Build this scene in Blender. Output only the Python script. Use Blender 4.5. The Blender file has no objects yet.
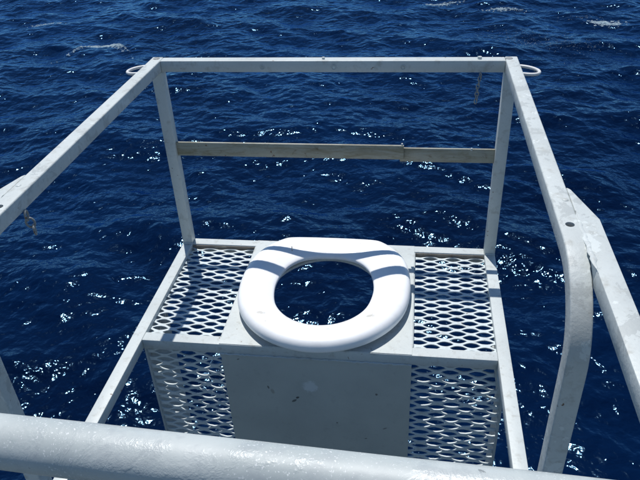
import bpy, bmesh, math, random
import numpy as np
from mathutils import Vector, Matrix

random.seed(7)
scene = bpy.context.scene
col = scene.collection

# ------------------------------------------------------------------ camera
cam_data = bpy.data.cameras.new("camera")
cam = bpy.data.objects.new("camera", cam_data)
col.objects.link(cam)
CAM = Vector((0.1752, -1.301, 0.87))
R2 = Vector((0.99028311, 0.13183416, -0.04426181))
U2 = Vector((-0.03562716, 0.54816347, 0.83561206))
FW = Vector((-0.13442492, 0.82591559, -0.54753391))
m = Matrix((R2, U2, -FW)).transposed().to_4x4()
m.translation = CAM
cam.matrix_world = m
cam_data.sensor_width = 36.0
cam_data.lens = 36.0 * 653.27 / 640.0
cam_data.clip_start = 0.02
cam_data.clip_end = 20000
scene.camera = cam

# ------------------------------------------------------------------ sky, sun, exposure
SUN = Vector((-0.144, 0.352, 1.0)).normalized()
elev = math.asin(SUN.z)
azim = math.atan2(SUN.x, SUN.y)
world = bpy.data.worlds.new("World")
scene.world = world
world.use_nodes = True
nt = world.node_tree
bg = nt.nodes["Background"]
sky = nt.nodes.new("ShaderNodeTexSky")
sky.sky_type = 'NISHITA'
sky.sun_disc = False
sky.sun_elevation = elev
sky.sun_rotation = azim
sky.air_density = 0.75
sky.dust_density = 0.0
sky.ozone_density = 1.0
sky.altitude = 1500
hsv = nt.nodes.new("ShaderNodeHueSaturation")      # the deep saturated blue of clear tropical air
hsv.inputs["Hue"].default_value = 0.497
hsv.inputs["Saturation"].default_value = 1.08
nt.links.new(sky.outputs[0], hsv.inputs["Color"])
nt.links.new(hsv.outputs[0], bg.inputs[0])
bg.inputs[1].default_value = 0.125

sl = bpy.data.lights.new("sun", 'SUN')
sl.energy = 4.2
sl.angle = math.radians(0.53)
sl.color = (1.0, 0.98, 0.95)
so = bpy.data.objects.new("sun", sl)
so.rotation_euler = SUN.to_track_quat('Z', 'Y').to_euler()
col.objects.link(so)

scene.view_settings.view_transform = 'Standard'
scene.view_settings.look = 'None'
scene.view_settings.gamma = 1
scene.view_settings.exposure = 0.0
scene.cycles.max_bounces = 6
scene.cycles.caustics_reflective = False
scene.cycles.caustics_refractive = False

SEA_Z = -4.13


# ------------------------------------------------------------------ helpers
def tag(o, label=None, cat=None, group=None, kind=None):
    if label: o["label"] = label
    if cat: o["category"] = cat
    if group: o["group"] = group
    if kind: o["kind"] = kind
    return o


def empty(name, loc=(0, 0, 0)):
    o = bpy.data.objects.new(name, None)
    o.location = loc
    o.empty_display_size = 0.05
    col.objects.link(o)
    return o


def link(name, bm, mat, parent=None, smooth=True, loc=None):
    me = bpy.data.meshes.new(name)
    bm.normal_update()
    bm.to_mesh(me)
    bm.free()
    if mat: me.materials.append(mat)
    if smooth:
        me.polygons.foreach_set("use_smooth", [True] * len(me.polygons))
        me.set_sharp_from_angle(angle=math.radians(38))
    o = bpy.data.objects.new(name, me)
    col.objects.link(o)
    if parent: o.parent = parent
    if loc: o.location = loc
    return o


def box_bm(lo, hi, bev=0.0012, seg=2, wob=0.0):
    bm = bmesh.new()
    bmesh.ops.create_cube(bm, size=1.0)
    for v in bm.verts:
        v.co = Vector([(lo[i] + hi[i]) / 2 + v.co[i] * (hi[i] - lo[i]) for i in range(3)])
    if bev:
        bmesh.ops.bevel(bm, geom=list(bm.edges), offset=bev, segments=seg, profile=0.5, affect='EDGES')
    return bm


def merge(bm, other):
    me = bpy.data.meshes.new("tmp")
    other.to_mesh(me)
    other.free()
    bm.from_mesh(me)
    bpy.data.meshes.remove(me)
    return bm


def prism_bm(poly, z0, z1, bev=0.001):
    bm = bmesh.new()
    a = [bm.verts.new((x, y, z0)) for x, y in poly]
    b = [bm.verts.new((x, y, z1)) for x, y in poly]
    n = len(poly)
    bm.faces.new(a)
    bm.faces.new(b)
    for i in range(n):
        bm.faces.new((a[i], a[(i + 1) % n], b[(i + 1) % n], b[i]))
    bmesh.ops.recalc_face_normals(bm, faces=list(bm.faces))
    if bev:
        bmesh.ops.bevel(bm, geom=list(bm.edges), offset=bev, segments=2, profile=0.5, affect='EDGES')
    return bm


def tube_bm(pts, r, seg=10, closed=False, cap=True, jitter=0.0):
    """round rod along a list of points"""
    bm = bmesh.new()
    pts = [Vector(p) for p in pts]
    n = len(pts)
    rings = []
    up = None
    for i, p in enumerate(pts):
        if closed:
            d = (pts[(i + 1) % n] - pts[i - 1]).normalized()
        else:
            d = (pts[min(i + 1, n - 1)] - pts[max(i - 1, 0)]).normalized()
        if up is None:
            up = d.orthogonal().normalized()
        up = (up - d * up.dot(d)).normalized()
        s = d.cross(up)
        rr = (r[i] if isinstance(r, (list, tuple)) else r) * (1 + random.uniform(-jitter, jitter))
        rings.append([bm.verts.new(p + (up * math.cos(2 * math.pi * k / seg) + s * math.sin(2 * math.pi * k / seg)) * rr)
                      for k in range(seg)])
    for i in range(n if closed else n - 1):
        a, b = rings[i], rings[(i + 1) % n]
        off = 0
        if closed and i == n - 1:
            off = min(range(seg), key=lambda q: (a[0].co - b[q].co).length)
        for k in range(seg):
            bm.faces.new((a[k], a[(k + 1) % seg], b[(k + 1 + off) % seg], b[(k + off) % seg]))
    if cap and not closed:
        bm.faces.new(list(reversed(rings[0])))
        bm.faces.new(rings[-1])
    bmesh.ops.recalc_face_normals(bm, faces=list(bm.faces))
    return bm


def rect_sweep_bm(path, xc, w, h, bev=0.0022):
    """rounded square section swept along (y, z) path, x constant"""
    prof = []
    hw, hh = w / 2, h / 2
    for cx, cy, a0 in ((hw - bev, hh - bev, 0), (-hw + bev, hh - bev, 90), (-hw + bev, -hh + bev, 180), (hw - bev, -hh + bev, 270)):
        for k in range(4):
            a = math.radians(a0 + 30 * k)
            prof.append((cx + bev * math.cos(a), cy + bev * math.sin(a)))
    bm = bmesh.new()
    rings = []
    n = len(path)
    for i, (y, z) in enumerate(path):
        a = path[max(i - 1, 0)]
        b = path[min(i + 1, n - 1)]
        d = Vector((b[0] - a[0], b[1] - a[1])).normalized()
        nrm = Vector((d.y, -d.x))          # left-hand normal in the (y, z) plane
        if i == 0: base = nrm if nrm.y > 0 else -nrm; sgn = 1 if nrm.y > 0 else -1
        nn = nrm * sgn
        rings.append([bm.verts.new((xc + px, y + nn.x * pz, z + nn.y * pz)) for px, pz in prof])
    for a, b in zip(rings, rings[1:]):
        for k in range(len(prof)):
            k2 = (k + 1) % len(prof)
            bm.faces.new((a[k], a[k2], b[k2], b[k]))
    bm.faces.new(rings[0])
    bm.faces.new(rings[-1])
    bmesh.ops.recalc_face_normals(bm, faces=list(bm.faces))
    return bm


# ------------------------------------------------------------------ materials
def new_mat(name):
    mt = bpy.data.materials.new(name)
    mt.use_nodes = True
    return mt, mt.node_tree, mt.node_tree.nodes["Principled BSDF"]


def N(nt, t, **kw):
    n = nt.nodes.new(t)
    for k, v in kw.items():
        setattr(n, k, v)
    return n


def noise(nt, vec, scale, detail=4, rough=0.55, dist=0.0):
    n = N(nt, "ShaderNodeTexNoise")
    n.inputs["Scale"].default_value = scale
    n.inputs["Detail"].default_value = detail
    n.inputs["Roughness"].default_value = rough
    n.inputs["Distortion"].default_value = dist
    nt.links.new(vec, n.inputs["Vector"])
    return n.outputs["Fac"]


def ramp(nt, fac, a, b, smooth=True):
    n = N(nt, "ShaderNodeMapRange")
    n.interpolation_type = 'SMOOTHSTEP' if smooth else 'LINEAR'
    n.inputs["From Min"].default_value = a
    n.inputs["From Max"].default_value = b
    nt.links.new(fac, n.inputs["Value"])
    return n.outputs["Result"]


def mixc(nt, fac, a, b, mode='MIX'):
    n = N(nt, "ShaderNodeMix", data_type='RGBA', blend_type=mode)
    if isinstance(fac, float): n.inputs[0].default_value = fac
    else: nt.links.new(fac, n.inputs[0])
    for i, c in ((6, a), (7, b)):
        if isinstance(c, tuple): n.inputs[i].default_value = (*c, 1) if len(c) == 3 else c
        else: nt.links.new(c, n.inputs[i])
    return n.outputs[2]


def mth(nt, op, a, b=None):
    n = N(nt, "ShaderNodeMath", operation=op)
    for i, c in enumerate((a, b)):
        if c is None: continue
        if isinstance(c, (int, float)): n.inputs[i].default_value = c
        else: nt.links.new(c, n.inputs[i])
    return n.outputs[0]


def bump(nt, h, dist, strength=1.0, normal=None):
    n = N(nt, "ShaderNodeBump")
    n.inputs["Strength"].default_value = strength
    n.inputs["Distance"].default_value = dist
    nt.links.new(h, n.inputs["Height"])
    if normal is not None: nt.links.new(normal, n.inputs["Normal"])
    return n.outputs["Normal"]


def paint(name, base, dirt=0.5, chips=0.74, rough=0.45, bumpd=0.0004, grime=(0.30, 0.29, 0.25), grain=220, sparkle=0.0, rust=(0.16, 0.09, 0.05), streak=False, worn=False):
    mt, nt, P = new_mat(name)
    tc = N(nt, "ShaderNodeTexCoord").outputs["Object"]
    big = noise(nt, tc, 9, 5, 0.6)
    mid = noise(nt, tc, 60, 4, 0.6)
    fine = noise(nt, tc, grain, 3, 0.6)
    c = mixc(nt, ramp(nt, big, 0.35, 0.75), base, tuple(x * 0.88 for x in base))
    c = mixc(nt, mth(nt, 'MULTIPLY', ramp(nt, mid, 0.52, 0.75), dirt), c, grime)
    chip = ramp(nt, noise(nt, tc, 95, 3, 0.5, 0.6), chips, chips + 0.02)
    c = mixc(nt, chip, c, rust)
    c = mixc(nt, mth(nt, 'MULTIPLY', ramp(nt, fine, 0.56, 0.7), 0.25), c, tuple(x * 0.7 for x in base))
    if worn:      # older coat showing through in hard-edged patches
        w = noise(nt, tc, 22, 6, 0.68, 0.4)
        c = mixc(nt, mth(nt, 'MULTIPLY', ramp(nt, w, 0.56, 0.575), 0.8), c, tuple(x * 0.74 for x in base))
        c = mixc(nt, mth(nt, 'MULTIPLY', ramp(nt, w, 0.40, 0.39), 0.7), c, tuple(min(0.8, x * 1.18) for x in base))
    if streak:
        mp = N(nt, "ShaderNodeMapping")
        mp.inputs["Scale"].default_value = (1.0, 1.0, 5.5)
        nt.links.new(tc, mp.inputs["Vector"])
        s = noise(nt, mp.outputs[0], 13, 5, 0.7, 0.8)
        s2 = noise(nt, tc, 45, 5, 0.7, 0.5)
        c = mixc(nt, mth(nt, 'MULTIPLY', ramp(nt, s, 0.42, 0.7), 0.85), c, (0.21, 0.18, 0.105))
        c = mixc(nt, mth(nt, 'MULTIPLY', ramp(nt, s2, 0.58, 0.74), 0.8), c, (0.11, 0.075, 0.035))
    nt.links.new(c, P.inputs["Base Color"])
    r = mth(nt, 'ADD', mth(nt, 'MULTIPLY', mid, 0.25), rough - 0.12)
    nt.links.new(r, P.inputs["Roughness"])
    h = mth(nt, 'ADD', mth(nt, 'MULTIPLY', mid, 1.0), mth(nt, 'MULTIPLY', fine, 0.6))
    h = mth(nt, 'SUBTRACT', h, mth(nt, 'MULTIPLY', chip, 0.6))
    nt.links.new(bump(nt, h, bumpd), P.inputs["Normal"])
    P.inputs["Specular IOR Level"].default_value = 0.5 + sparkle
    return mt


M_frame = paint("grey_marine_paint", (0.56, 0.595, 0.575), chips=0.725)
M_panel = paint("panel_paint", (0.42, 0.46, 0.46), dirt=0.35, chips=0.735, rough=0.55)
M_mesh = paint("grating_paint", (0.60, 0.66, 0.66), dirt=0.5, chips=0.72)
M_old = paint("stained_board_paint", (0.36, 0.355, 0.29), dirt=0.7, chips=0.70, streak=True)
M_curve = paint("worn_rail_paint", (0.56, 0.595, 0.575), dirt=0.5, chips=0.73, bumpd=0.0005, rough=0.48, worn=True)
M_rust = paint("rusty_steel", (0.17, 0.15, 0.125), dirt=0.6, chips=0.66, rough=0.8)
M_chain = paint("galvanised_chain", (0.30, 0.31, 0.30), dirt=0.6, chips=0.62, rough=0.5)
M_hull = paint("hull_paint", (0.12, 0.14, 0.14), dirt=0.3, chips=0.75)
M_loop = paint("loop_paint", (0.72, 0.72, 0.70), dirt=0.3, chips=0.76)

# brushed, lumpy pipe paint; its glitter is also painted in as pale specks
M_pipe, nt, P = new_mat("lumpy_silver_paint")
tc = N(nt, "ShaderNodeTexCoord").outputs["Object"]
big = noise(nt, tc, 7, 5, 0.6)
mid = noise(nt, tc, 38, 5, 0.62, 0.3)
fin = noise(nt, tc, 330, 3, 0.7)
c = mixc(nt, ramp(nt, big, 0.35, 0.7), (0.49, 0.525, 0.51), (0.40, 0.44, 0.43))
c = mixc(nt, mth(nt, 'MULTIPLY', ramp(nt, mid, 0.5, 0.68), 0.45), c, (0.33, 0.36, 0.37))
chip = ramp(nt, noise(nt, tc, 60, 4, 0.6, 1.0), 0.70, 0.72)
c = mixc(nt, mth(nt, 'MULTIPLY', chip, 0.7), c, (0.16, 0.17, 0.17))
spk = ramp(nt, noise(nt, tc, 420, 3, 0.7), 0.60, 0.66)
c = mixc(nt, mth(nt, 'MULTIPLY', spk, ramp(nt, big, 0.45, 0.6)), c, (0.68, 0.70, 0.69))
geo = N(nt, "ShaderNodeNewGeometry")
nt.links.new(c, P.inputs["Base Color"])
patch = ramp(nt, noise(nt, tc, 17, 5, 0.65, 0.5), 0.47, 0.58)
nt.links.new(mth(nt, 'SUBTRACT', 0.52, mth(nt, 'MULTIPLY', patch, 0.2)), P.inputs["Roughness"])
b1 = bump(nt, noise(nt, tc, 16, 2, 0.5), 0.0010)
b2 = bump(nt, mth(nt, 'MULTIPLY', fin, mth(nt, 'ADD', mth(nt, 'MULTIPLY', patch, 0.9), 0.15)), 0.00045, 1.0, b1)
nt.links.new(b2, P.inputs["Normal"])
P.inputs["Specular IOR Level"].default_value = 0.65

# toilet seat plastic, with scuffs that have their own places
M_seat, nt, P = new_mat("white_seat_plastic")
tcn = N(nt, "ShaderNodeTexCoord")
tc = tcn.outputs["Object"]
c = mixc(nt, ramp(nt, noise(nt, tc, 30, 4), 0.4, 0.8), (0.86, 0.86, 0.85), (0.80, 0.80, 0.79))
wob = noise(nt, tc, 160, 3, 0.6)
for (sx, sy, ra, rb, k) in ((-0.113, -0.317, 0.010, 0.0055, 0.55), (0.105, -0.306, 0.010, 0.006, 0.65), (-0.049, -0.322, 0.008, 0.003, 0.35),
                            (0.027, -0.351, 0.005, 0.003, 0.4), (-0.062, -0.312, 0.003, 0.002, 0.5), (-0.02, -0.347, 0.004, 0.003, 0.35),
                            (-0.098, -0.342, 0.0028, 0.002, 0.6), (0.066, -0.055, 0.004, 0.002, 0.4), (-0.115, -0.03, 0.006, 0.003, 0.5)):
    mp = N(nt, "ShaderNodeMapping")
    mp.vector_type = 'POINT'
    mp.inputs["Location"].default_value = (-sx / ra, -sy / rb, 0)
    mp.inputs["Scale"].default_value = (1 / ra, 1 / rb, 0)
    nt.links.new(tc, mp.inputs["Vector"])
    ln = N(nt, "ShaderNodeVectorMath", operation='LENGTH')
    nt.links.new(mp.outputs[0], ln.inputs[0])
    d = mth(nt, 'ADD', ln.outputs["Value"], mth(nt, 'MULTIPLY', wob, 1.6))
    mk = ramp(nt, d, 2.0, 1.3)
    c = mixc(nt, mth(nt, 'MULTIPLY', mk, k), c, (0.42, 0.38, 0.29))
nt.links.new(c, P.inputs["Base Color"])
nt.links.new(mth(nt, 'ADD', mth(nt, 'MULTIPLY', noise(nt, tc, 40, 4), 0.2), 0.25), P.inputs["Roughness"])
nt.links.new(bump(nt, noise(nt, tc, 25, 3), 0.0006), P.inputs["Normal"])

# sea water
M_sea, nt, P = new_mat("deep_sea_water")
tc = N(nt, "ShaderNodeTexCoord").outputs["Object"]
tint = ramp(nt, noise(nt, tc, 0.25, 3), 0.35, 0.7)
c = mixc(nt, tint, (0.0002, 0.0036, 0.019), (0.0003, 0.0066, 0.031))
patch = ramp(nt, noise(nt, tc, 0.9, 3), 0.3, 0.7)
w1 = noise(nt, tc, 5.6, 2, 0.36, 0.25)
w2 = noise(nt, tc, 22, 1, 0.5, 0.2)
hh = mth(nt, 'ADD', w1, mth(nt, 'MULTIPLY', w2, 0.12))
hh = mth(nt, 'MULTIPLY', hh, mth(nt, 'ADD', mth(nt, 'MULTIPLY', patch, 0.3), 0.85))
nrm = bump(nt, hh, 0.046)
dif = N(nt, "ShaderNodeBsdfDiffuse")
nt.links.new(c, dif.inputs["Color"])
gl = N(nt, "ShaderNodeBsdfGlossy")
gl.inputs["Color"].default_value = (0.33, 0.66, 1.0, 1)
gl.inputs["Roughness"].default_value = 0.125
fr = N(nt, "ShaderNodeFresnel")
fr.inputs["IOR"].default_value = 1.34
mx = N(nt, "ShaderNodeMixShader")
for q in (dif, gl, fr): nt.links.new(nrm, q.inputs["Normal"])
nt.links.new(fr.outputs[0], mx.inputs[0])
nt.links.new(dif.outputs[0], mx.inputs[1])
nt.links.new(gl.outputs[0], mx.inputs[2])
nt.links.new(mx.outputs[0], nt.nodes["Material Output"].inputs["Surface"])
nt.nodes.remove(P)

# foam
M_foam, nt, P = new_mat("white_sea_foam")
P.inputs["Base Color"].default_value = (0.40, 0.50, 0.54, 1)
P.inputs["Roughness"].default_value = 0.7

# ------------------------------------------------------------------ the sea
NF, LT = 2048, 36.0
rng = np.random.default_rng(11)
kk = np.fft.fftfreq(NF, d=LT / NF) * 2 * np.pi
KX, KY = np.meshgrid(kk, kk, indexing='ij')
K = np.sqrt(KX ** 2 + KY ** 2)
K[0, 0] = 1
WIND = math.radians(-112)
cosd = (KX * math.cos(WIND) + KY * math.sin(WIND)) / K
spread = 0.10 + np.where(cosd > 0, cosd ** 2, 0.12 * cosd ** 2)
kp = 2 * np.pi / 3.0
PS = K ** -4.35 * np.exp(-(kp / K) ** 2) * spread * np.exp(-(K / (2 * np.pi / 0.19)) ** 2)
PS[0, 0] = 0
H = (rng.standard_normal((NF, NF)) + 1j * rng.standard_normal((NF, NF))) * np.sqrt(PS)
sxf = np.real(np.fft.ifft2(1j * KX * H)); syf = np.real(np.fft.ifft2(1j * KY * H))
amp = 0.168 / math.sqrt((sxf ** 2 + syf ** 2).mean())
HF = np.real(np.fft.ifft2(H)) * amp
LOWP = np.exp(-(K / (2 * np.pi / 0.35)) ** 2)
DXF = np.real(np.fft.ifft2(1j * KX / K * H * LOWP)) * amp
DYF = np.real(np.fft.ifft2(1j * KY / K * H * LOWP)) * amp
CHOP = 0.85


def samp(F, x, y):
    u = (x / LT % 1.0) * NF
    v = (y / LT % 1.0) * NF
    i = np.floor(u).astype(int); j = np.floor(v).astype(int)
    fu = u - i; fv = v - j
    i %= NF; j %= NF
    i2 = (i + 1) % NF; j2 = (j + 1) % NF
    return F[i, j] * (1 - fu) * (1 - fv) + F[i2, j] * fu * (1 - fv) + F[i, j2] * (1 - fu) * fv + F[i2, j2] * fu * fv


def sea_point(x, y):
    r = np.hypot(x - CAM.x, y - CAM.y)
    f = np.clip(1 - (r - 32) / 120, 0, 1)
    return (x + CHOP * samp(DXF, x, y) * f, y + CHOP * samp(DYF, x, y) * f, SEA_Z + samp(HF, x, y) * f)


rad = [0.0, 0.5, 1.0, 1.4, 1.8, 2.1, 2.4]
r = 2.6
while r < 30:
    rad.append(r)
    r += min(0.045, 0.016 + 0.0016 * (r - 2.6))
while r < 9000:
    rad.append(r)
    r *= 1.06
rad = np.array(rad)
dense = np.linspace(math.radians(-50), math.radians(33), 780)
rest = np.linspace(math.radians(33), math.radians(310), 120)[1:-1]
ang = np.concatenate([dense, rest])
RR, AA = np.meshgrid(rad, ang, indexing='ij')
GX = CAM.x + RR * np.sin(AA)
GY = CAM.y + RR * np.cos(AA)
px, py, pz = sea_point(GX, GY)
nr, na = RR.shape
co = np.stack([px, py, pz], -1).reshape(-1, 3).astype(np.float32)
idx = np.arange(nr * na).reshape(nr, na)
a = idx[:-1, :]; b = idx[1:, :]
a2 = np.roll(a, -1, 1); b2 = np.roll(b, -1, 1)
quads = np.stack([a, a2, b2, b], -1).reshape(-1, 4)
me = bpy.data.meshes.new("sea")
me.vertices.add(len(co)); me.vertices.foreach_set("co", co.ravel())
me.loops.add(quads.size); me.loops.foreach_set("vertex_index", quads.ravel().astype(np.int32))
me.polygons.add(len(quads)); me.polygons.foreach_set("loop_start", np.arange(0, quads.size, 4, dtype=np.int32))
me.polygons.foreach_set("use_smooth", np.ones(len(quads), dtype=bool))
me.update(calc_edges=True)
me.materials.append(M_sea)
sea = bpy.data.objects.new("sea", me)
col.objects.link(sea)
tag(sea, "deep blue open sea with small wind waves and sun glints", kind="structure")

# foam: flecks lying on the wave tops, clustered where the small crests break
bm = bmesh.new()


def fleck(x, y, s):
    X, Y, Z = sea_point(np.array([x]), np.array([y]))
    n = 6
    a0 = random.random() * 6.28
    rim = []
    sx = s * random.uniform(1.0, 2.2); sy = s * random.uniform(0.5, 1.0)
    for k in range(n):
        a = a0 + k * 2 * math.pi / n
        q = random.uniform(0.6, 1.2)
        qx, qy = x + math.cos(a) * sx * q, y + math.sin(a) * sy * q
        A, B, C_ = sea_point(np.array([qx]), np.array([qy]))
        rim.append(bm.verts.new((A[0], B[0], C_[0] - 0.002)))
    top = bm.verts.new((X[0], Y[0], Z[0] + min(0.02, s * 0.5) + 0.004))
    for k in range(n):
        bm.faces.new((rim[k], rim[(k + 1) % n], top))


def foam_patch(cx, cy, lx, ly, n, s, tilt=0.0, bow=0.0):
    n = int(n * 3); s *= 0.50
    ct, st = math.cos(tilt), math.sin(tilt)
    cl = [(random.gauss(0, 0.6), random.gauss(0, 0.6)) for _ in range(max(3, n // 14))]
    for _ in range(n):
        q = random.choice(cl)
        u = max(-1.9, min(1.9, q[0] + random.gauss(0, random.choice((0.12, 0.2, 0.5))))) * lx
        v = (q[1] * 0.8 + random.gauss(0, 0.25)) * ly + bow * (u / lx) ** 2
        fleck(cx + u * ct - v * st, cy + u * st + v * ct, s * (0.2 + 1.3 * random.random() ** 2.2))


foam_patch(-8.15, 15.50, 0.55, 0.16, 340, 0.034, 0.12, -0.35)
foam_patch(5.15, 17.20, 0.30, 0.22, 190, 0.036, -0.35)
foam_patch(2.67, 18.45, 0.40, 0.16, 150, 0.030)
foam_patch(0.86, 19.40, 0.35, 0.15, 150, 0.030)
foam_patch(-10.9, 17.42, 0.35, 0.12, 80, 0.028)
foam_patch(3.2, 15.6, 0.95, 0.75, 260, 0.013, -0.6)
foam_patch(4.1, 15.0, 0.6, 0.35, 80, 0.013)
foam_patch(4.5, 17.7, 0.9, 0.25, 60, 0.014)
foam_patch(-4.6, 14.4, 0.7, 0.4, 60, 0.012)
foam = link("foam", bm, M_foam, smooth=False)
tag(foam, "scattered white foam flecks where small crests break", kind="stuff")

# ------------------------------------------------------------------ platform frame
T = 0.024
W = 0.373
D = 0.374
H_ = 0.4537
XM = 0.1893     # half width of the central plate
plat = empty("toilet_platform", (0, -0.2, 0))
tag(plat, "grey painted steel platform of bars and expanded metal hung out over the sea", "platform")
plat.location = (0, 0, 0)


def part(name, bm, mat, parent=plat, smooth=True):
    return link(name, bm, mat, parent, smooth)


# lower side bars that run back to the ship, rear and front bars
for s in (-1, 1):
    x0, x1 = sorted((s * (W - T), s * W))
    part("side_bar", box_bm((x0, -1.05, -T), (x1, 0, 0), 0.0016), M_frame)
part("rear_bar", box_bm((-(W - T), -T, -T), (W - T, 0, -0.0004), 0.0012), M_frame)
part("front_bar", box_bm((-(W - T), -D, -0.0245), (W - T, -D + T, -0.0004), 0.0016), M_frame)

# central deck plate with the round opening
bm = bmesh.new()
NN = 64
inner_t, outer_t, inner_b, outer_b = [], [], [], []
hx, hy0, hy1 = 0.122, -0.068, -0.343
X0, X1, Y0, Y1 = -XM, XM, -D + 0.0014, -0.0014
cyh = (hy0 + hy1) / 2
angs = sorted([2 * math.pi * k / 60 for k in range(60)] + [math.atan2(sy * ((Y1 - cyh) if sy > 0 else (cyh - Y0)), sx * X1) % (2 * math.pi) for sx in (-1, 1) for sy in (-1, 1)])
for a in angs:
    dx, dy = math.cos(a), math.sin(a)
    ix, iy = hx * dx, cyh + (hy0 - hy1) / 2 * dy
    t = min((X1 if dx > 0 else -X0) / abs(dx) if abs(dx) > 1e-9 else 9, ((Y1 - cyh) if dy > 0 else (cyh - Y0)) / abs(dy) if abs(dy) > 1e-9 else 9)
    ox, oy = dx * t, cyh + dy * t
    for lst, x, y, z in ((inner_t, ix, iy, 0.0008), (outer_t, ox, oy, 0.0008), (inner_b, ix, iy, -0.005), (outer_b, ox, oy, -0.005)):
        lst.append(bm.verts.new((x, y, z)))
for k in range(NN):
    j = (k + 1) % NN
    bm.faces.new((inner_t[k], outer_t[k], outer_t[j], inner_t[j]))
    bm.faces.new((inner_b[k], inner_b[j], outer_b[j], outer_b[k]))
    bm.faces.new((inner_t[k], inner_t[j], inner_b[j], inner_b[k]))
    bm.faces.new((outer_t[k], outer_b[k], outer_b[j], outer_t[j]))
bmesh.ops.recalc_face_normals(bm, faces=list(bm.faces))
part("deck_plate", bm, M_frame)


# expanded metal: a lattice of lens-shaped openings in tilted strands
def expanded_bm(w, h, LP, SP, a_, b_, k_, th, ox=0.0, oy=0.0):
    """panel in the xy plane from 0..w by 0..h, thickness th"""
    bm = bmesh.new()
    key = {}

    def V(x, y, z):
        q = (round(x, 5), round(y, 5), round(z, 5))
        if q not in key: key[q] = bm.verts.new((x, y, z))
        return key[q]
    ni = int(w / (LP / 2)) + 3
    nj = int(h / SP) + 3
    NP = 16
    for i in range(-1, ni):
        for j in range(-1, nj):
            cx = ox + i * LP / 2
            cy = oy + j * SP + (SP / 2 if i % 2 else 0)
            if cx < -LP / 2 or cx > w + LP / 2 or cy < -SP / 2 or cy > h + SP / 2: continue
            inn, out, inn2, out2 = [], [], [], []
            bj = b_ * random.uniform(0.86, 1.06); aj = a_ * random.uniform(0.95, 1.03); zj = random.uniform(-0.0004, 0.0004)
            for k in range(NP):
                t = k / NP * 4
                q = int(t); f = t - q
                c4 = [(1, 0), (0, 1), (-1, 0), (0, -1), (1, 0)]
                rx = c4[q][0] * (1 - f) + c4[q + 1][0] * f
                ry = c4[q][1] * (1 - f) + c4[q + 1][1] * f
                out.append(V(cx + rx * LP / 2, cy + ry * SP / 2, 0))
                out2.append(V(cx + rx * LP / 2, cy + ry * SP / 2, -th))
                # lens: half height falls off smoothly to pointed ends
                lx = rx * aj
                ly = (1 if ry > 0 else -1) * bj * (1 - abs(rx) ** 1.9) if ry else 0
                jx = random.uniform(-1, 1) * 0.0003
                inn.append(bm.verts.new((cx + lx + jx, cy + ly + jx, zj - k_ * ly / b_)))
                inn2.append(bm.verts.new((cx + lx + jx, cy + ly + jx, zj - k_ * ly / b_ - th)))
            for k in range(NP):
                j2 = (k + 1) % NP
                bm.faces.new((inn[k], out[k], out[j2], inn[j2]))
                bm.faces.new((inn2[k], inn2[j2], out2[j2], out2[k]))
                bm.faces.new((inn[k], inn[j2], inn2[j2], inn2[k]))
    for (pco, pno) in (((0, 0, 0), (-1, 0, 0)), ((w, 0, 0), (1, 0, 0)), ((0, 0, 0), (0, -1, 0)), ((0, h, 0), (0, 1, 0))):
        bmesh.ops.bisect_plane(bm, geom=list(bm.verts) + list(bm.edges) + list(bm.faces), plane_co=pco, plane_no=pno, clear_outer=True)
    return bm


LP, SP = 0.0514, 0.0214


def bulge(x, z):
    q = max(0.0, min(1.0, (-z - 0.025) / 0.10))
    return 0.020 * q * q * (3 - 2 * q) * max(0.0, (x - XM) / GW)


GW = (W - T) - XM
for s in (-1, 1):
    x0 = XM if s > 0 else -(W - T)
    bm = expanded_bm(GW, D - 2 * T, LP, SP, 0.0178, 0.0066, -0.0006, 0.002, 0.012 if s > 0 else 0.02, 0.004)
    for v in bm.verts:
        v.co = Vector((x0 + v.co.x, -D + T + v.co.y, v.co.z - 0.0105))
    part("top_grating", bm, M_mesh)
    # small ledge angle the grating is welded to
    lx = (XM, XM + 0.0022) if s > 0 else (-XM - 0.0022, -XM)
    part("grating_ledge", box_bm((lx[0], -D + T + 0.001, -0.014), (lx[1], -T - 0.001, -0.0012), 0), M_panel)
    part("grating_ledge", box_bm((x0 + 0.002, -T - 0.0025, -0.014), (x0 + GW - 0.002, -T - 0.0003, -0.0035), 0), M_rust)
    # grating of the front face, hung below the front bar
    hgt = 0.40
    bm = expanded_bm(GW, hgt, LP, SP * 1.02, 0.0190, 0.0077, -0.0005, 0.003, 0.022 if s > 0 else 0.012, 0.008)
    for v in bm.verts:
        v.co = Vector((x0 + v.co.x, -D + 0.006 - v.co.z, -0.0245 - hgt + v.co.y))
    if s > 0:     # the sheet is bent outwards lower down
        for v in bm.verts: v.co.x += bulge(v.co.x, v.co.z)
    part("front_grating", bm, M_mesh)
# inner end plates seen through the front gratings
part("end_plate", box_bm((-(W - T) - 0.0002, -D + 0.0015, -0.425), (-(W - T) + 0.004, -D + 0.13, -0.0248), 0.0006), M_panel)
bm = box_bm((W - T - 0.004, -D + 0.0015, -0.425), (W - T + 0.0002, -D + 0.070, -0.0248), 0)
bmesh.ops.bisect_plane(bm, geom=list(bm.verts) + list(bm.edges) + list(bm.faces), plane_co=(0, 0, -0.05), plane_no=(0, 0, 1))
for zc_ in (-0.065, -0.08, -0.095, -0.11, -0.125):
    bmesh.ops.bisect_plane(bm, geom=list(bm.verts) + list(bm.edges) + list(bm.faces), plane_co=(0, 0, zc_), plane_no=(0, 0, 1))
for v in bm.verts: v.co.x += bulge(v.co.x, v.co.z)
part("end_plate", bm, M_panel)

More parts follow.
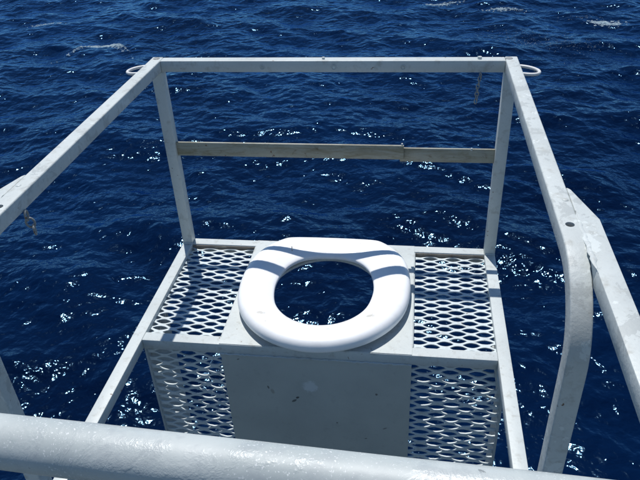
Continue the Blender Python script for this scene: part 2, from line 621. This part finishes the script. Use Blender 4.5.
# front panel, slightly buckled sheet
bm = bmesh.new()
nx, nz = 24, 24
grid = []
for j in range(nz + 1):
    row = []
    for i in range(nx + 1):
        x = -XM + 2 * XM * i / nx
        z = -0.0248 - 0.41 * j / nz
        edge = min(i, nx - i, j * 2, 4) / 4
        y = -D + 0.003 - 0.0020 * edge * math.sin(i * 0.35 + 0.4) * math.cos(j * 0.22 + 0.7)
        row.append(bm.verts.new((x, y, z)))
    grid.append(row)
for j in range(nz):
    for i in range(nx):
        bm.faces.new((grid[j][i], grid[j + 1][i], grid[j + 1][i + 1], grid[j][i + 1]))
bmesh.ops.recalc_face_normals(bm, faces=list(bm.faces))
bmesh.ops.solidify(bm, geom=list(bm.faces), thickness=0.003)
# panel material: its own chips and the faint pale smear
M_front, nt, P = new_mat("front_panel_paint")
tc = N(nt, "ShaderNodeTexCoord").outputs["Object"]
c = mixc(nt, ramp(nt, noise(nt, tc, 8, 5), 0.3, 0.75), (0.51, 0.54, 0.50), (0.44, 0.47, 0.44))
c = mixc(nt, mth(nt, 'MULTIPLY', ramp(nt, noise(nt, tc, 55, 5, 0.65), 0.55, 0.75), 0.25), c, (0.26, 0.28, 0.27))
wob = noise(nt, tc, 130, 4, 0.7)
for (sx, sz, ra, rb, rot, k, cc) in ((-0.012, -0.105, 0.015, 0.015, 0.1, 0.75, (0.66, 0.70, 0.70)), (-0.048, -0.148, 0.007, 0.0025, 0.7, 0.85, (0.08, 0.09, 0.09)),
                                 (-0.040, -0.138, 0.004, 0.0025, 0.6, 0.9, (0.06, 0.06, 0.06)), (-0.10, -0.115, 0.002, 0.005, 0.2, 0.8, (0.10, 0.10, 0.09)),
                                 (-0.092, -0.125, 0.004, 0.008, 0.2, 0.45, (0.22, 0.2, 0.16)), (0.04, -0.205, 0.002, 0.002, 0, 0.8, (0.08, 0.08, 0.08)),
                                 (0.122, -0.115, 0.0025, 0.003, 0, 0.8, (0.10, 0.09, 0.08)), (0.14, -0.215, 0.005, 0.002, 0.6, 0.6, (0.12, 0.11, 0.1)),
                                 (0.12, -0.034, 0.03, 0.003, 0, 0.4, (0.48, 0.52, 0.55)), (-0.155, -0.04, 0.003, 0.0015, 0.5, 0.8, (0.1, 0.1, 0.1)),
                                 (0.10, -0.25, 0.003, 0.0014, 0.3, 0.7, (0.1, 0.1, 0.1))):
    mp = N(nt, "ShaderNodeMapping")
    mp.vector_type = 'TEXTURE'
    mp.inputs["Location"].default_value = (sx, 0, sz)
    mp.inputs["Rotation"].default_value = (0, -rot, 0)
    mp.inputs["Scale"].default_value = (ra, 1000, rb)
    nt.links.new(tc, mp.inputs["Vector"])
    ln = N(nt, "ShaderNodeVectorMath", operation='LENGTH')
    nt.links.new(mp.outputs[0], ln.inputs[0])
    dd = mth(nt, 'ADD', ln.outputs["Value"], mth(nt, 'MULTIPLY', wob, 1.4))
    c = mixc(nt, mth(nt, 'MULTIPLY', ramp(nt, dd, 1.9, 1.4), k), c, cc)
nt.links.new(c, P.inputs["Base Color"])
P.inputs["Roughness"].default_value = 0.5
nt.links.new(bump(nt, noise(nt, tc, 90, 4, 0.6), 0.0004), P.inputs["Normal"])
part("front_panel", bm, M_front)
# weld seam under the deck edge
part("weld_seam", tube_bm([(-XM + i * 2 * XM / 90, -D - 0.0005 + random.uniform(-0.0008, 0.0004), -0.0245 + random.uniform(-0.001, 0.001)) for i in range(91)],
                          0.0022, 6, jitter=0.25), M_frame)

# rear corner posts
for s in (-1, 1):
    x0, x1 = sorted((s * (W - T), s * W))
    part("corner_post", box_bm((x0, -T, 0.0003), (x1, 0, H_ - T - 0.0003), 0.0018), M_frame)
    part("weld_seam", tube_bm([(x0 + (x1 - x0) * i / 12, -T - 0.001, 0.001 + random.uniform(-0.0006, 0.0006)) for i in range(13)], 0.002, 6, jitter=0.3), M_frame)

# top rear rail
part("rear_top_rail", box_bm((-(W - T) + 0.0002, -T, H_ - T), (W - T - 0.0002, 0, H_ - 0.0003), 0.0018), M_frame)

# side rails: level from the rear corner, then a bend down to the lower bar
pts = [(0.0, H_ - T / 2), (-0.03, H_ - T / 2), (-0.2, H_ - T / 2), (-0.4, H_ - T / 2), (-0.6, H_ - T / 2)]
R = 0.100
yc, zc = -0.644, H_ - T / 2 - R
for k in range(0, 15):
    a = math.radians(90 - 90 * k / 14)
    pts.append((yc - R * math.cos(a), zc + R * math.sin(a)))
pts += [(yc - R, 0.2), (yc - R, 0.0004)]
side = {}
for s in (-1, 1):
    bm = rect_sweep_bm(pts, s * (W - T / 2), T, T)
    side[s] = part("side_rail", bm, M_curve)

# hole in the side rails, a dark rusty disc inside painting its shade
cut = bmesh.new()
bmesh.ops.create_cone(cut, cap_ends=True, segments=24, radius1=0.0054, radius2=0.0054, depth=0.02)
for s in (-1, 1):
    cm = bpy.data.meshes.new("cutter")
    cut.to_mesh(cm)
    co_ = bpy.data.objects.new("cutter", cm)
    co_.location = (s * 0.3615, -0.621, H_)
    col.objects.link(co_)
    md = side[s].modifiers.new("b", 'BOOLEAN')
    md.operation = 'DIFFERENCE'
    md.object = co_
    md.solver = 'EXACT'
    bpy.context.view_layer.update()
    dg = bpy.context.evaluated_depsgraph_get()
    nm = bpy.data.meshes.new_from_object(side[s].evaluated_get(dg))
    side[s].modifiers.clear()
    side[s].data = nm
    bpy.data.objects.remove(co_)
    bm = bmesh.new()
    bmesh.ops.create_cone(bm, cap_ends=True, segments=20, radius1=0.0052, radius2=0.0052, depth=0.002)
    for v in bm.verts: v.co += Vector((s * 0.3615, -0.621, H_ - 0.0075))
    bmesh.ops.translate(bm, verts=bm.verts, vec=(0, 0, 0))
    part("hole_shade_disc", bm, M_rust)
    # small rounded bolt end nearby
    bm = bmesh.new()
    bmesh.ops.create_uvsphere(bm, u_segments=16, v_segments=8, radius=0.0042)
    for v in bm.verts: v.co = Vector((v.co.x + s * 0.366, v.co.y - 0.563, v.co.z * 0.35 + H_))
    part("bolt_head", bm, M_frame)
cut.free()

# brace bars welded outside the side rails and running on to the ship
for s in (-1, 1):
    yend = -0.9725 if s > 0 else -0.93
    poly = [(0.3733, -0.528), (0.378, -0.5335), (0.3985, -0.606), (0.3975, -0.8), (0.396, yend), (0.3720, yend), (0.3733, -0.78)]
    poly = [(s * x, y) for x, y in poly]
    part("brace_bar", prism_bm(poly, H_ - 0.0250, H_ - 0.0006, 0.0016), M_curve)
    # lumpy weld between the two
    n_w, wp, wr = 70, [], []
    for i in range(n_w):
        t = i / (n_w - 1)
        env = min(1, t * 4) * min(1, (1 - t) * 5) + 0.02
        lump = 0.85 + 0.18 * math.sin(i * 0.9 + math.sin(i * 0.37) * 2) * math.sin(i * 0.23 + 1)
        wp.append((s * (0.3733 + 0.0006 * math.sin(i * 0.5)), -0.585 - 0.0019 * i, H_ - 0.0016))
        wr.append((0.0022 + 0.0022 * t) * env * lump)
    wb = tube_bm(wp, wr, 12)
    for v in wb.verts: v.co.z = H_ - 0.0004 + (v.co.z - H_ + 0.0016) * 0.42
    part("weld_seam", wb, M_curve)

# bolts on the top corners and dimples on the rear rail
def disc(x, y, z, r, h, axis='Z', name="bolt_head", mat=None, seg=20):
    bm = bmesh.new()
    bmesh.ops.create_cone(bm, cap_ends=True, segments=seg, radius1=r, radius2=r * 0.86, depth=h)
    if axis == 'Y': bmesh.ops.rotate(bm, verts=bm.verts, cent=(0, 0, 0), matrix=Matrix.Rotation(math.radians(90), 3, 'X'))
    bmesh.ops.translate(bm, verts=bm.verts, vec=(x, y, z))
    return part(name, bm, mat or M_frame)


disc(-0.361, -0.009, H_ + 0.0004, 0.0075, 0.0014, mat=M_chain)
disc(0.356, -0.0105, H_ + 0.0004, 0.0075, 0.0014, mat=M_chain)
disc(-0.008, -0.012, H_ + 0.0015, 0.0032, 0.004)
disc(0.300, -0.012, H_ + 0.0018, 0.0045, 0.0045)
for x in (-0.133, 0.014, 0.152):
    bm = bmesh.new()
    ringp = [(x + 0.0048 * math.cos(a), -T - 0.0004, H_ - 0.0135 + 0.0048 * math.sin(a)) for a in [2 * math.pi * k / 20 for k in range(20)]]
    part("bolt_rim", tube_bm(ringp, 0.0009, 6, closed=True), M_frame)
    disc(x, -T - 0.0001, H_ - 0.0135, 0.0036, 0.0012, 'Y', "bolt_head", M_curve)

# lashing loops bent out from the side rails near the corners
for s in (-1, 1):
    lp = []
    for k in range(25):
        t = k / 24
        a = math.pi * t
        y = -0.040 + 0.021 * math.cos(a) - 0.016 * math.sin(a)
        x = 0.371 + 0.037 * math.sin(a) ** 0.8
        lp.append((s * x, y, H_ - 0.012 + 0.001 * math.sin(5 * t)))
    part("lashing_loop", tube_bm(lp, 0.0031, 10), M_loop)

# board across the back: a long length and a shorter one lapped behind it
bm = box_bm((-(W - T), -0.0165, 0.2340), (0.158, -0.0108, 0.2665), 0.0008)
o = part("back_board", bm, M_old)
o["label"] = "longer left length, stained cream"
bm = box_bm((0.150, -0.0104, 0.2265), (W - T, -0.0052, 0.2585), 0.0008)
o = part("back_board", bm, M_old)
o["label"] = "shorter right length set slightly lower"
for (x, z) in ((0.154, 0.268), (0.300, 0.2595)):
    disc(x, -0.0125, z, 0.0022, 0.005)

# ------------------------------------------------------------------ toilet seat
def closed_spline(half, n):
    pts = [Vector((x, y)) for x, y in half] + [Vector((-x, y)) for x, y in reversed(half) if abs(x) > 1e-6]
    m_ = len(pts)
    dense_ = []
    for i in range(m_):
        p0, p1, p2, p3 = pts[i - 1], pts[i], pts[(i + 1) % m_], pts[(i + 2) % m_]
        for k in range(24):
            t = k / 24
            dense_.append(0.5 * ((2 * p1) + (p2 - p0) * t + (2 * p0 - 5 * p1 + 4 * p2 - p3) * t * t + (3 * p1 - p0 - 3 * p2 + p3) * t ** 3))
    c = Vector((0, -0.208))
    arr = np.array([[q.x - c.x, q.y - c.y] for q in dense_])
    th = np.arctan2(arr[:, 1], arr[:, 0]); rr = np.hypot(arr[:, 0], arr[:, 1])
    o_ = np.argsort(th); th = th[o_]; rr = rr[o_]
    th = np.concatenate([th - 2 * np.pi, th, th + 2 * np.pi]); rr = np.tile(rr, 3)
    q = np.linspace(-np.pi, np.pi, n, endpoint=False)
    return q, np.interp(q, th, rr), c


outer_half = [(0.0, -0.026), (0.06, -0.0262), (0.095, -0.0275), (0.116, -0.034), (0.148, -0.064), (0.172, -0.108), (0.182, -0.165), (0.181, -0.230), (0.168, -0.285), (0.140, -0.332), (0.100, -0.369), (0.052, -0.392), (0.0, -0.400)]
inner_half = [(0.0, -0.091), (0.035, -0.094), (0.067, -0.108), (0.091, -0.137), (0.103, -0.178), (0.1045, -0.220), (0.094, -0.266), (0.070, -0.300), (0.037, -0.321), (0.0, -0.328)]
NS = 160
q, ro, c0 = closed_spline(outer_half, NS)
_, ri, _ = closed_spline(inner_half, NS)
# cross-section from inner bottom over the top to outer bottom: (fraction across, height)
sec = [(0.04, 0.0140), (0.012, 0.0155), (0.0, 0.0188), (0.005, 0.0222), (0.025, 0.0245), (0.08, 0.0268), (0.18, 0.0300), (0.32, 0.0340), (0.47, 0.0372), (0.62, 0.0391),
       (0.75, 0.0394), (0.86, 0.0376), (0.93, 0.0342), (0.975, 0.0292), (0.995, 0.0240), (1.0, 0.0195), (0.992, 0.0160), (0.965, 0.0142), (0.90, 0.0136), (0.80, 0.0165), (0.5, 0.0165), (0.2, 0.0150), (0.10, 0.0137)]
bm = bmesh.new()
rings = []
for k in range(NS):
    d = Vector((math.cos(q[k]), math.sin(q[k])))
    rg = []
    for f, z in sec:
        rr = ri[k] + (ro[k] - ri[k]) * f
        rg.append(bm.verts.new((c0.x + d.x * rr, c0.y + d.y * rr, z)))
    rings.append(rg)
for k in range(NS):
    a_, b_ = rings[k], rings[(k + 1) % NS]
    for i in range(len(sec)):
        i2 = (i + 1) % len(sec)
        bm.faces.new((a_[i], b_[i], b_[i2], a_[i2]))
bmesh.ops.recalc_face_normals(bm, faces=list(bm.faces))
toilet = empty("toilet", (0, 0, 0))
seat = link("seat_ring", bm, M_seat, toilet)
seat.data.polygons.foreach_set("use_smooth", [True] * len(seat.data.polygons))
tag(toilet, "white plastic toilet seat ring lying over the opening in the middle of the platform", "toilet seat")
bm = bmesh.new()
for x, y in ((-0.12, -0.085), (0.12, -0.085), (-0.10, -0.315), (0.10, -0.315)):
    merge(bm, box_bm((x - 0.012, y - 0.006, 0.0009), (x + 0.012, y + 0.006, 0.0175), 0.001))
    bm_one = bm
    link("bumper", bm_one, M_chain, toilet)
    bm = bmesh.new()
bm.free()
# hinge stub poking out of the rear left of the seat
link("hinge_pin", tube_bm([(-0.088, -0.088, 0.028), (-0.088, -0.088, 0.0455)], [0.0016, 0.0009], 8), M_chain, toilet)

# ------------------------------------------------------------------ short hanging chains
def chain_thing(loc, n, size, tilt, label):
    t = empty("hanging_chain", loc)
    tag(t, label, "chain", "short chains hanging from the top rails")
    rnd = random.Random(n * 3)
    x = y = 0.0
    z = 0.0
    for i in range(n):
        pts_ = []
        L, w_ = size, size * 0.42
        for k in range(20):
            a = 2 * math.pi * k / 20
            u, v = w_ * math.cos(a), L * 0.62 * math.sin(a)
            pts_.append((u, 0, v))
        bm = tube_bm(pts_, size * 0.13, 7, closed=True)
        rot = Matrix.Rotation(math.radians((25 if i % 2 else 105) + rnd.uniform(-15, 15)), 4, 'Z') @ Matrix.Rotation(math.radians(rnd.uniform(-14, 14)), 4, 'Y')
        bmesh.ops.transform(bm, matrix=rot, verts=bm.verts)
        o = link("link", bm, M_chain, t)
        o.location = (x, y, z - L * 0.6)
        z -= L * 0.92
        x += tilt * L + rnd.uniform(-0.0008, 0.0008)
    return t


chain_thing((0.303, -0.026, H_ - T + 0.001), 8, 0.0084, -0.10, "thin short chain hanging from the rear top rail near its right end")
chain_thing((-0.3475, -0.592, H_ - T + 0.001), 3, 0.0125, 0.22, "short chain of three larger links hanging from the left side rail")

# ------------------------------------------------------------------ ship's handrail and hull
rail = empty("ship_handrail", (0, -0.967, 0.4195))
rail.location = (0, 0, 0)
tag(rail, "thick silver grey round handrail of the ship across the very front", "handrail")


def pipe_pt(x): return Vector((x, -0.9668 - 0.0745 * x, 0.4195 + 0.0482 * x))


nseg = 260
pp = [pipe_pt(-2.2 + 4.4 * i / nseg) for i in range(nseg + 1)]
bm = tube_bm(pp, 0.024, 40)
for v in bm.verts:        # hand-welded pipe is never quite round
    n_ = math.sin(v.co.x * 23 + v.co.z * 60) * math.sin(v.co.x * 9 + v.co.y * 40)
    v.co += Vector((0, 0, 0.0004)) * n_
link("rail_pipe", bm, M_pipe, rail)
for x in (-1.7, 1.3):
    p = pipe_pt(x)
    link("stanchion", tube_bm([(p.x, p.y, -0.70), (p.x, p.y, p.z - 0.018)], 0.018, 20), M_pipe, rail)

bm = box_bm((-8, -5.0, -0.86), (8, -1.0505, -0.70), 0.01)
merge(bm, box_bm((-8, -5.0, SEA_Z - 1.5), (8, -1.10, -0.861), 0.02))
merge(bm, box_bm((-0.45, -1.08, -0.699), (0.45, -1.0505, 0.01), 0.003))
hull = link("ship_hull", bm, M_hull)
tag(hull, "grey steel ship side and deck behind the handrail", kind="structure")
